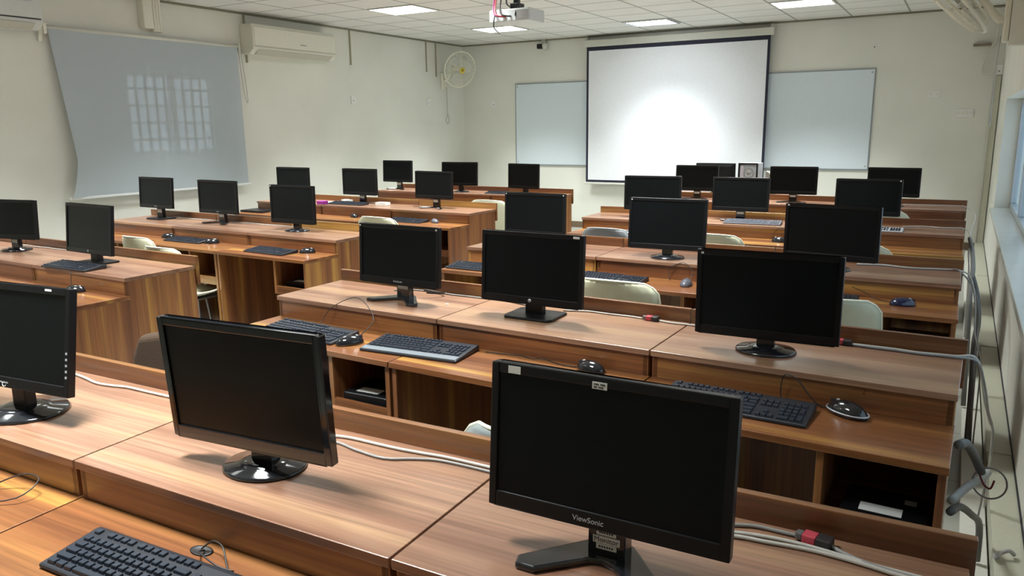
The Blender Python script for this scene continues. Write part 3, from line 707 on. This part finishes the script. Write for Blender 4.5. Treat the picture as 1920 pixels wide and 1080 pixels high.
# ------------------------------------------------------------------ cables on the decks
def cable(q, pts, z, r, m, label, lift=None, group=None, extra=None):
    P = [rw(q, a, min(b, .362), z+r+.0006+(lift[i] if lift else 0)) for i, (a, b) in enumerate(pts)]
    if extra: P += [Vector(e) for e in extra]
    o = MB().tube(P, r, 8).build('cable', m); tag(o, label, 'cable', group); return o
cable('Y1', [(-2.20, .34), (-2.14, .352), (-2.07, .345), (-1.99, .33), (-1.93, .335), (-1.88, .345), (-1.80, .345), (-1.70, .345), (-1.60, .34)], ZD, .0035, CABLEW, 'white cable running behind the leftmost nearest-row monitor')
cable('Y1', [(-1.25, .31), (-1.163, .335), (-1.114, .345), (-1.052, .345), (-.981, .345), (-.916, .350), (-.853, .355), (-.70, .352), (-.5, .34)], ZD, .0035, CABLEW, 'upper white cable between the two front monitors of the nearest row')
cable('Y1', [(-1.23, .27), (-1.136, .312), (-1.06, .300), (-.98, .293), (-.92, .320), (-.855, .338), (-.70, .335), (-.5, .32)], ZD, .0030, CABLE, 'lower grey cable between the two front monitors of the nearest row')
cable('Y1', [(-.40, .30), (-.33, .335), (-.277, .345), (-.238, .358), (-.196, .358), (-.165, .358)], ZD, .0035, CABLE, 'grey cable leading to the red and black connector at the bottom right')
cable('Y1', [(-.123, .350), (-.10, .335), (-.066, .320), (-.006, .308), (.06, .30)], ZD, .0038, CABLE, 'grey cable leaving the red and black connector at the bottom right')
for k, (pp, ll) in enumerate((([(-.36, .29), (-.268, .320), (-.214, .330), (-.164, .332), (-.114, .327), (-.051, .318), (.07, .312)], 'upper pale cable beside the red connector at the bottom right'),
                          ([(-.36, .28), (-.267, .308), (-.211, .314), (-.146, .320), (-.082, .316), (-.006, .304), (.07, .296)], 'lower pale cable beside the red connector at the bottom right'))):
    cable('Y1', pp, ZD, .0035, CABLEW, ll)
def connector(q, x, off, z, ang, label):
    t = thing('video_connector', label, 'connector', rw(q, x, off, z+.009), rang(q)+math.radians(ang))
    MB().box(-.016, .006, -.012, .012, -.0075, .0075).build('plug', RED, t, bev=.002)['label'] = 'red plug'
    MB().box(.006, .030, -.014, .014, -.008, .008).build('shell', CABLEK, t, bev=.003)
    MB().box(-.028, -.016, -.008, .008, -.006, .006).build('collar', mat('grey plug', (.12, .12, .12), .4), t, bev=.002)
connector('Y1', -.145, .350, ZD, -10, 'red and black cable connector at the bottom right, nearest row')
connector('Y2', -.915, .345, ZD, 0, 'small red connector on the cable behind the middle of the second row')
connector('Y2', -.285, .345, ZD, -4, 'red and black connector right of the round-footed second-row monitor')
cable('Y2', [(-2.05, .30), (-1.97, .35), (-1.853, .350), (-1.75, .348), (-1.68, .352), (-1.50, .35), (-1.33, .30)], ZD, .003, CABLE, 'grey cable behind the V-footed monitor of the second row')
cable('Y2', [(-1.85, .25), (-1.80, .31), (-1.84, .34), (-1.90, .33)], ZD, .004, CABLEK, 'black looped cable beside the V-footed second-row monitor', lift=[.03, .01, 0, 0])
cable('Y2', [(-1.25, .32), (-1.16, .35), (-1.08, .348), (-1.0, .352), (-.945, .346)], ZD, .003, CABLEW, 'pale cable left of the small red connector, second row')
cable('Y2', [(-.885, .346), (-.84, .335), (-.76, .338), (-.66, .33), (-.5, .32)], ZD, .003, CABLEW, 'pale cable right of the small red connector, second row')
CE = [(.079, 2.55, .839), (.102, 2.6, .792), (.129, 2.75, .648), (.157, 2.9, .529), (.176, 3.0, .439), (.185, 3.1, .13)]
cable('Y2', [(-.255, .348), (-.20, .350), (-.134, .352), (-.08, .345), (-.02, .352), (.03, .360)], ZD, .0035, CABLEW, 'upper pale cable from the second-row connector down the desk end', extra=CE)
CE2 = [(.090, 2.54, .827), (.117, 2.6, .745), (.145, 2.8, .598), (.180, 3.0, .421), (.17, 3.15, .05)]
cable('Y2', [(-.255, .340), (-.20, .336), (-.134, .338), (-.08, .334), (-.02, .340), (.03, .345)], ZD, .0035, CABLE, 'lower grey cable from the second-row connector down the desk end', extra=CE2)
cable('Y3', [(-.40, .33), (-.316, .352), (-.275, .355), (-.209, .335), (-.151, .325), (-.087, .345), (-.02, .356), (.03, .35)], ZD, .0035, CABLEW, 'pale wavy cable along the right end of the third row', extra=[(.08, 4.08, .808), (.11, 4.05, .691), (.117, 4.0, .577), (.133, 3.95, .516), (.153, 3.9, .432), (.16, 3.95, .05)])
cable('Y3', [(-.40, .31), (-.31, .335), (-.257, .335), (-.184, .312), (-.096, .325), (-.009, .342), (.03, .34)], ZD, .0035, CABLE, 'grey wavy cable along the right end of the third row', extra=[(.098, 4.08, .756), (.134, 4.1, .606), (.128, 4.0, .477), (.134, 3.9, .341), (.15, 3.9, .05)])
cable('Y4', [(-.30, .30), (-.224, .35), (-.143, .355), (-.088, .335), (-.001, .352), (.04, .35)], ZD, .0035, CABLEW, 'pale wavy cable along the right end of the fourth row', extra=[(.076, 5.70, .821), (.086, 5.6, .766), (.080, 5.4, .726), (.095, 5.2, .60), (.13, 5.1, .05)])
cable('Y5', [(-.40, .33), (-.215, .345), (-.081, .355), (.017, .352), (.045, .345)], ZD, .0035, CABLEW, 'pale cable looping off the right end of the farthest row', extra=[(.098, 7.23, .811), (.126, 7.1, .776), (.112, 6.7, .760), (.095, 6.2, .73), (.12, 6.0, .05)])
cable('L2', [(-5.0, .30), (-4.93, .345), (-4.80, .335), (-4.70, .352), (-4.62, .345), (-4.50, .35), (-4.35, .35), (-4.1, .34)], ZD, .003, CABLEW, 'pale cable tangle behind the leftmost monitor, nearest row on the left')
cable('L3', [(-5.55, .33), (-5.42, .35), (-5.3, .345), (-5.1, .352), (-4.9, .345), (-4.80, .34)], ZD, .003, CABLEW, 'pale cable along the back rail in front of the blind')
cable('L3', [(-4.72, .33), (-4.6, .352), (-4.4, .345), (-4.2, .35), (-4.0, .33)], ZD, .003, CABLEW, 'pale cable leading to the aisle-end monitor, second row on the left')
cable('L4', [(-4.78, .33), (-4.70, .35), (-4.62, .335), (-4.55, .30)], ZD, .003, CABLEW, 'pale cable curling toward the small white box, third row on the left')
cable('Y1', [(-1.158, -.03), (-1.135, -.022), (-1.10, -.030), (-1.07, -.050), (-1.03, -.075)], ZS, .0016, CABLEK, 'thin black cord coming out of the cable hole in the shelf', lift=[.002, .02, .022, .01, .0])
cable('Y1', [(-1.150, -.03), (-1.14, -.05), (-1.11, -.062), (-1.07, -.068), (-1.04, -.060)], ZS, .0016, CABLEK, 'second thin black cord looping by the cable hole in the shelf', lift=[.002, .012, .016, .012, .006])
small_box('paper_scrap', 'Y2', -1.70, .20, ZD, .012, .008, .003, LABEL, 'tiny white scrap on the ledge right of the V-footed second-row monitor', 'paper scrap', 30)
# tubes and hoses in the gap by the window wall
def hose(pts, r, m, label, cat='hose', name='flexible_hose'):
    return tag(MB().tube(pts, r, 10).build(name, m), label, cat)
hose([(.058, 2.2, .69), (.079, 2.3, .66), (.106, 2.4, .586), (.128, 2.45, .526)], .012, HOSE, 'dark grey hose with frayed end beside the second-row desk')
hose([(.056, 2.2, .532), (.092, 2.35, .513), (.135, 2.5, .489), (.150, 2.56, .484)], .011, PIPE, 'light grey pipe slanting through the coiled cable beside the desk')
hose([(.056, 2.2, .500), (.084, 2.4, .43), (.124, 2.6, .321), (.159, 2.8, .197), (.165, 2.83, .055)], .011, HOSE, 'grey hose bending down to the floor beside the desk')
hose([(.207, 2.75, .13), (.212, 2.72, .135), (.2225, 2.75, .139), (.245, 2.76, .150), (.262, 2.78, .130)], .007, PIPE, 'short pale hose resting on the wall raceway, bottom right corner')
hose([(.088, 4.14, .80), (.112, 4.16, .72), (.130, 4.12, .60), (.124, 4.05, .50), (.13, 3.98, .34), (.135, 3.9, .05)], .013, HOSE, 'thick grey hose hanging behind the third row desk end')
hose([(.082, 5.62, .79), (.10, 5.4, .74), (.105, 5.0, .70), (.098, 4.8, .66), (.10, 4.6, .56), (.12, 4.5, .05)], .012, HOSE, 'dark hose hanging behind the fourth row desk end')
hose([(.150+.042*math.cos(a), 2.43+.01*math.sin(a), .505+.042*math.sin(a)) for a in [2*math.pi*k/14 for k in range(20)]], .0025, CABLE, 'small coil of grey cable beside the second-row desk end', 'cable', 'cable_coil')
hose([(.123, 2.44, .530), (.128, 2.43, .515), (.138, 2.42, .500), (.152, 2.41, .498), (.160, 2.42, .520)], .0028, mat('dark red wire', (.18, .01, .02), .5), 'dark red wires inside the coiled cable', 'wire', 'red_wire')

# ------------------------------------------------------------------ left wall: blind, air conditioners, pipes, sockets
t = thing('roller_blind', 'grey roller blind hanging over the left window', 'blind', (XL, 5.09, 0))
NY, NZ = 40, 24; vs = []; fs = []
for j in range(NZ+1):
    v = j/NZ; z = 2.405-v*(2.405-.93)
    for i in range(NY+1):
        u = i/NY; left = (1-u)
        inset = .095*(v/.78 if v < .78 else max(0, 1-(v-.78)/.22)**.8)*left**2.5
        y = -1.03+2.06*u + inset*left
        xx = .055 + .035*v*(1-.6*u) + .016*math.sin(u*10+v*1.6)*(.3+v)*(1-u) + .012*math.sin(u*26+v*2)*left*left*(.4+.6*v)
        vs.append((xx, y, z-.02*(v**2)*(1-u)*0))
for j in range(NZ):
    for i in range(NY): a = j*(NY+1)+i; fs.append((a, a+1, a+NY+2, a+NY+1))
m = MB(); m._add(vs, fs, True); m.build('fabric', BLIND, t)
MB().tube([(.05, -1.04, 2.42), (.05, 1.04, 2.42)], .018, 12, smoothpath=False).build('roller_tube', METALW, t)
MB().box(.078, .100, -1.04, 0, .912, .934).box(.064, .086, 0, 1.06, .912, .934).build('bottom_bar', mat('white bar', (.75, .77, .78), .4), t, bev=.004)
m = MB()
m.box(0, .07, -1.07, -1.045, 2.36, 2.45)
MB().box(.0, .07, 1.045, 1.06, 2.36, 2.45).build('end_bracket', WHITEP, t)
m.prism([(.0, 2.45), (.07, 2.45), (.02, 2.30), (.0, 2.30)], -1.10, -1.07, 'y').build('bracket', WHITEP, t)
MB().tube([(.05, 1.05, 2.42), (.05, 1.07, 2.1), (.05, 1.10, 1.86), (.05, 1.13, 1.84), (.052, 1.11, 2.1), (.052, 1.07, 2.42)], .004, 6).build('pull_cord', CABLEW, t)

def air_con(y0, y1, z0, z1, dpt, label, display=None, brand=False, m0=WHITEP):
    t = thing('air_conditioner', label, 'air conditioner', (XL, (y0+y1)/2, z0), 0, 'wall-mounted air conditioners on the left wall')
    hl = (y1-y0)/2; h = z1-z0
    MB().prism([(.0, .0), (dpt*.62, .0), (dpt*.97, h*.14), (dpt, h*.25), (dpt, h*.86), (dpt*.9, h), (.0, h)], -hl, hl, 'y').build('housing', m0, t, bev=.012, seg=3)
    MB().box(dpt-.0005, dpt+.006, -hl+.02, hl-.02, h*.27, h*.88).build('front_panel', m0, t, bev=.003)
    m = MB(); m.T = Matrix.Translation((dpt*.84, 0, h*.065)) @ Matrix.Rotation(math.radians(-38), 4, 'Y')
    m.box(-.045, .045, -hl+.07, hl-.07, -.003, .001); m.build('louvre_flap', mat('grey louvre', (.48, .46, .40), .5), t)
    MB().box(dpt-.001, dpt+.0065, -hl+.02, hl-.02, h*.235, h*.262).build('shadow_strip', INK if display else mat('grey louvre', (.48, .46, .40), .5), t)
    R90 = Matrix.Rotation(math.radians(90), 4, 'Z') @ Matrix.Rotation(math.radians(90), 4, 'X')
    if display: text('display', display, .055, LED, t, Matrix.Translation((dpt+.0068, hl-.30, h*.75)) @ R90); MB().box(dpt+.0055, dpt+.0075, hl-.16, hl-.08, h*.66, h*.69).build('badge', LOGO, t)
    if brand: MB().box(dpt+.0055, dpt+.0072, .05, .15, h*.42, h*.46).build('badge', BADGE, t)
air_con(2.93, 3.94, 2.37, 2.70, .22, 'white wall air conditioner with lit 24 display, top left corner', display='24', m0=mat('white gloss plastic', (.62, .63, .62), .35))
air_con(6.22, 7.53, 2.345, 2.668, .205, 'cream wall air conditioner right of the blind', brand=True)
t = thing('junction_box', 'white box with ribbed trunking high on the left wall, above the blind', 'junction box', (XL, 5.05, 2.5))
MB().box(0, .09, -.06, .045, 0, .27).build('cover', WHITEP, t, bev=.008)
m = MB(); m.box(0, .07, .05, .15, -.02, ZC-2.5-.001); [m.box(.07, .076, .06+k*.03, .072+k*.03, -.02, ZC-2.5-.001) for k in range(3)]
m.build('trunking', WHITEP, t, bev=.002)
for y, z0, lab in ((6.29, 2.26, 'thin brown pipe on the wall between the blind and the cream air conditioner'), (8.02, 2.34, 'thin brown pipe on the left wall, right of the cream air conditioner'),
                   (9.69, 2.34, 'thin brown pipe on the left wall, left of the corner fan'), (9.935, 2.28, 'thin brown pipe on the left wall, just behind the corner fan')):
    t = tag(MB().box(XL, XL+.014, y-.012, y+.012, z0, ZC-.001).build('wall_conduit', mat('brown grey conduit', (.33, .30, .21), .5), bev=.004), lab, 'conduit', 'short vertical conduits under the ceiling')
def plate(loc, rz, w_, h_, label, switches=0, m0=None):
    t = thing('wall_socket', label, 'wall socket', loc, rz, 'small white sockets and switches on the walls')
    MB().box(-w_/2, w_/2, -.012, 0, -h_/2, h_/2).build('face_plate', m0 or mat('socket white', (.78, .78, .76), .35), t, bev=.003)
    if switches:
        for k in range(switches): xx = -w_/2+w_*(k+.5)/switches; MB().box(xx-.010, xx+.010, -.015, -.012, -.015, .015).build('switch', WHITEP, t, bev=.001)
    else:
        MB().box(-.008, .008, -.0135, -.012, -.018, -.008).build('socket_hole', INK, t)
plate((XL, 8.03, 1.896), math.radians(90), .085, .10, 'white socket on the left wall under the cream air conditioner pipe')
plate((XL, 9.713, 1.904), math.radians(90), .085, .10, 'white socket on the left wall near the corner fan')
plate((-6.505, YF, 1.877), 0, .085, .085, 'white socket on the front wall between corner and whiteboard')
plate((-.368, YF, 1.838), 0, .13, .085, 'white double socket on the front wall, right of the right whiteboard', 2)
plate((-.032, YF, 1.612), 0, .175, .095, 'wide white switch plate on the front wall near the right corner', 4)

# ------------------------------------------------------------------ fans
def fan(center, normal, r, mount, mount_n, label, badge=True, spacer=0):
    n = Vector(normal).normalized(); up = Vector((0, 0, 1)); a = up.cross(n).normalized(); b = n.cross(a)
    M = Matrix(((a.x, b.x, n.x, center[0]), (a.y, b.y, n.y, center[1]), (a.z, b.z, n.z, center[2]), (0, 0, 0, 1)))
    t = thing('wall_fan', label, 'fan', mount, 0, 'wall fans')
    inv = Matrix.Translation(-Vector(mount)); M = inv @ M
    def mb(): q = MB(); q.T = M; return q
    ring = lambda rad, z, th, q: q.tube([(rad*math.cos(2*math.pi*k/36), rad*math.sin(2*math.pi*k/36), z) for k in range(36)], th, 6, True, False)
    q = mb(); ring(r, 0, .011, q); q.build('rim', FANP, t)
    q = mb(); q2 = mb()
    for (rr, z) in ((.85, .045), (.55, .065), (.25, .070)): ring(r*rr, z, .0022, q)
    for (rr, z) in ((.85, -.05), (.5, -.065)): ring(r*rr, z, .0022, q2)
    for k in range(40):
        an = 2*math.pi*k/40; c, s = math.cos(an), math.sin(an)
        q.tube([(r*c, r*s, 0), (r*.85*c, r*.85*s, .045), (r*.55*c, r*.55*s, .065), (.04*c, .04*s, .072)], .0019, 4, smoothpath=False)
        q2.tube([(r*c, r*s, 0), (r*.85*c, r*.85*s, -.05), (r*.5*c, r*.5*s, -.065), (.05*c, .05*s, -.068)], .0014, 4, smoothpath=False)
    q.build('front_cage', FANP, t); q2.build('rear_cage', FANP, t)
    q = mb()
    for k in range(3):
        vs = []; fs = []; A0 = 2*math.pi*k/3; NR, NA = 6, 6
        for i in range(NR+1):
            rad = .035+(r*.86-.035)*i/NR; wdt = .55+.50*math.sin(math.pi*min(1, i/NR*.9+.05))
            for j in range(NA+1):
                an = A0+wdt*(j/NA-.5)+.25*i/NR; vs.append((rad*math.cos(an), rad*math.sin(an), -.012+.032*(j/NA-.5)))
        for i in range(NR):
            for j in range(NA): k0 = i*(NA+1)+j; fs.append((k0, k0+1, k0+NA+2, k0+NA+1))
        q._add(vs, fs, True)
    q.build('blades', FANB, t, solid=.002)
    q = mb(); q.lathe([(.042, .068), (.044, .078), (.030, .082), (.001, .083)], n=20); q.build('hub_cap', YELLOW if badge else FANP, t)
    if badge: q = mb(); q.lathe([(.022, .083), (.022, .085), (.001, .085)], n=16); q.build('badge', mat('dark gold badge', (.30, .20, .02), .4), t)
    q = mb(); q.lathe([(.03, .0), (.05, -.06), (.068, -.075), (.070, -.13), (.055, -.165), (.02, -.175)], n=20); q.build('motor_housing', FANP, t)
    e = M @ Vector((0, 0, -.13))
    MB().tube([tuple(Vector(mount_n)*.03), tuple(Vector(mount_n)*.08+Vector((0, 0, .02))), tuple(e)], .024, 10).build('arm', FANP, t)
    mn = Vector(mount_n)
    if abs(mn.x) > .5:
        s_ = 1 if mn.x > 0 else -1
        MB().box(min(0, s_*.035), max(0, s_*.035), -.06, .06, -.14, .11).build('mounting_plate', FANP, t, bev=.01)
        if spacer: MB().box(.001, spacer, -.07, .07, -.16, .13).build('mounting_block', WALL, t, bev=.004)
        MB().tube([(s_*.045, .03, -.10), (s_*.05, .03, -.25), (s_*.05, .035, -.52), (s_*.05, -.01, -.60), (s_*.05, .03, -.66), (s_*.05, .07, -.60), (s_*.05, .04, -.50)], .006, 6).build('cord', CABLEW, t)
    return t
fan((-6.70, 10.03, 2.375), (.887, -.43, -.27), .262, (XL, 10.11, 2.235), (1, 0, 0), 'cream wall fan with yellow hub in the far left corner')
fan((-.165, 6.0, 2.31), (-.72, -.04, -.67), .315, (.178, 6.0, 2.145), (-1, 0, 0), 'cream wall fan at the top right corner, cropped by the frame', badge=False, spacer=XR-.179)

# ------------------------------------------------------------------ front wall
def whiteboard(x0, x1, label):
    t = thing('whiteboard', label, 'whiteboard', ((x0+x1)/2, YF, 1.55), 0, 'whiteboards on the front wall')
    hw = (x1-x0)/2
    MB().box(-hw, hw, -.016, 0, -.615, .615).build('surface', BOARD, t)
    m = MB(); f = .014
    m.box(-hw-.002, hw+.002, -.020, 0, .603, .620).box(-hw-.002, hw+.002, -.022, 0, -.622, -.603).box(-hw-.004, -hw+f*.7, -.020, 0, -.603, .603).box(hw-f*.7, hw+.004, -.020, 0, -.603, .603)
    m.build('frame', mat('grey board frame', (.30, .33, .36), .4, .4), t, bev=.002)
    for sx in (-1, 1):
        for sz in (-1, 1):
            m = MB(); m.T = Matrix.Translation((sx*(hw-.035), -.017, sz*.57)) @ Matrix.Rotation(math.radians(90), 4, 'X'); m.lathe([(.010, 0), (.009, .003), (.001, .004)], n=10); m.build('screw_cap', BADGE, t)
whiteboard(-6.10, -3.66, 'pale whiteboard on the front wall, left of the projection screen')
whiteboard(-3.46, -1.025, 'pale whiteboard on the front wall, right of the projection screen')
t = thing('projection_screen', 'pulled-down white projection screen with black border on the front wall', 'projection screen', (-3.565, YF, 0))
MB().box(-1.335, 1.335, -.135, -.045, 2.63, 2.725).build('roller_case', METALW, t, bev=.01)
MB().box(-1.29, 1.29, -.102, -.100, .70, 2.63).build('black_border', SCRB, t)
MB().box(-1.255, 1.255, -.1045, -.1025, .735, 2.575).build('viewing_surface', SCRW, t)
MB().box(-1.31, 1.31, -.115, -.09, .672, .70).build('bottom_bar', METALW, t, bev=.005)
for sx in (-1, 1): MB().box(sx*1.30-.02, sx*1.30+.02, -.09, 0, 2.66, 2.77).build('bracket', METALW, t, bev=.003)
t = thing('security_camera', 'small dark security camera under the ceiling on the front wall', 'camera', (-5.60, YF, 2.70))
MB().ellipsoid((.03, -.05, 0), (.055, .05, .05)).build('housing', METALW, t)
MB().box(-.07, .01, -.12, -.04, -.045, .025).build('lens', BLACK, t, bev=.01)
MB().box(-.03, .03, -.04, 0, .02, ZC-2.70-.002).build('bracket', METALW, t, bev=.003)
tag(MB().box(-1.066, -1.054, YF-.02, YF-.0005, 2.412, 2.424).build('wall_nail', INK), 'small dark nail in the front wall above the right whiteboard', 'nail')
t = tag(MB().box(.236, .292, YF-.045, YF-.001, .0, 2.02).box(.232, .238, YF-.05, YF-.001, 0, 2.02).build('cable_trunking', mat('cream trunking', (.58, .58, .47), .4), bev=.003), 'tall cream trunking in the far right corner', 'trunking')
t = tag(MB().tube([(.225, YF-.035, 2.0), (.225, YF-.035, 0.05)], .008, 8, smoothpath=False).build('wall_conduit', METALW), 'thin white pipe left of the corner trunking', 'conduit')
plate((.262, YF-.046, 2.085), 0, .07, .11, 'white switch box on top of the corner trunking')
tag(MB().tube([(.235, YF-.06, 2.07), (.16, YF-.05, 2.05), (.10, YF-.04, 2.06), (.09, YF-.04, 2.12), (.12, YF-.04, 2.25), (.17, YF-.04, 2.36), (.20, YF-.04, 2.42), (.21, YF-.04, 2.62)], .009, 6).build('power_cord', WHITEP), 'white cord looping from the corner switch box', 'cable')
tag(MB().box(-.02, .16, YF-.05, YF-.001, 2.36, 2.385).build('wall_ledge', mat('brown ledge', (.20, .16, .11), .6)), 'narrow brown ledge on the front wall behind the right fan', 'ledge')

# ------------------------------------------------------------------ projector
t = thing('projector', 'white ceiling projector with purple and black cables', 'projector', (-3.125, 5.5, 2.36))
MB().box(-.18, .18, -.125, .125, -.05, .045).build('housing', mat('projector white', (.62, .65, .66), .4), t, bev=.012, seg=3)
MB().box(.055, .17, -.131, -.126, -.035, .03).build('vent', BADGE, t)
m = MB(); m.T = Matrix.Translation((.09, .125, 0)) @ Matrix.Rotation(math.radians(-90), 4, 'X'); m.lathe([(.035, 0), (.033, .03), (.022, .032), (.001, .028)], n=20); m.build('lens', GLOSS, t)
MB().box(-.02, .02, -.02, .02, .05, ZC-2.36-.002).build('pole', BLACK, t, bev=.002)
MB().box(-.035, .045, -.05, .04, .045, .095).build('mount', BLACK, t, bev=.004)
for k, (x0, mm) in enumerate(((-.13, mat('purple cable', (.22, .03, .12), .5)), (-.115, RED), (-.07, CABLEK))):
    MB().tube([(x0+.04, -.05, ZC-2.362), (x0+.01, -.09, .25), (x0-.01, -.12, .08), (x0+.01, -.15, .01), (x0+.06, -.145, -.01), (x0+.09, -.127, -.012)], .006, 6).build('cable', mm, t)
MB().tube([(-.02, -.02, ZC-2.362), (-.05, -.04, .20), (-.06, -.06, .10), (-.01, -.07, .06)], .006, 6).build('cable', CABLEK, t)
MB().tube([(.04, -.05, .07), (.06, -.12, .03), (.10-.04, -.135, -.01)], .006, 6).build('cable', CABLEK, t)
MB().tube([(-.12, -.14, .0), (-.13, -.14, -.08), (-.10, -.13, -.12), (-.08, -.13, -.13)], .005, 6).build('cable', CABLEK, t)
# the projector's own beam, a blank white picture on the screen
sp = bpy.data.lights.new('projector_beam', 'SPOT'); sp.energy = 120; sp.spot_size = math.radians(33); sp.spot_blend = 1.0; sp.shadow_soft_size = .03; sp.color = (.88, .95, 1.0)
so = bpy.data.objects.new('projector_beam', sp); COL.objects.link(so)
so.location = (-3.035, 5.67, 2.36); dirv = Vector((-3.55, YF-.1, 1.62))-Vector(so.location); so.rotation_euler = dirv.to_track_quat('-Z', 'Y').to_euler()
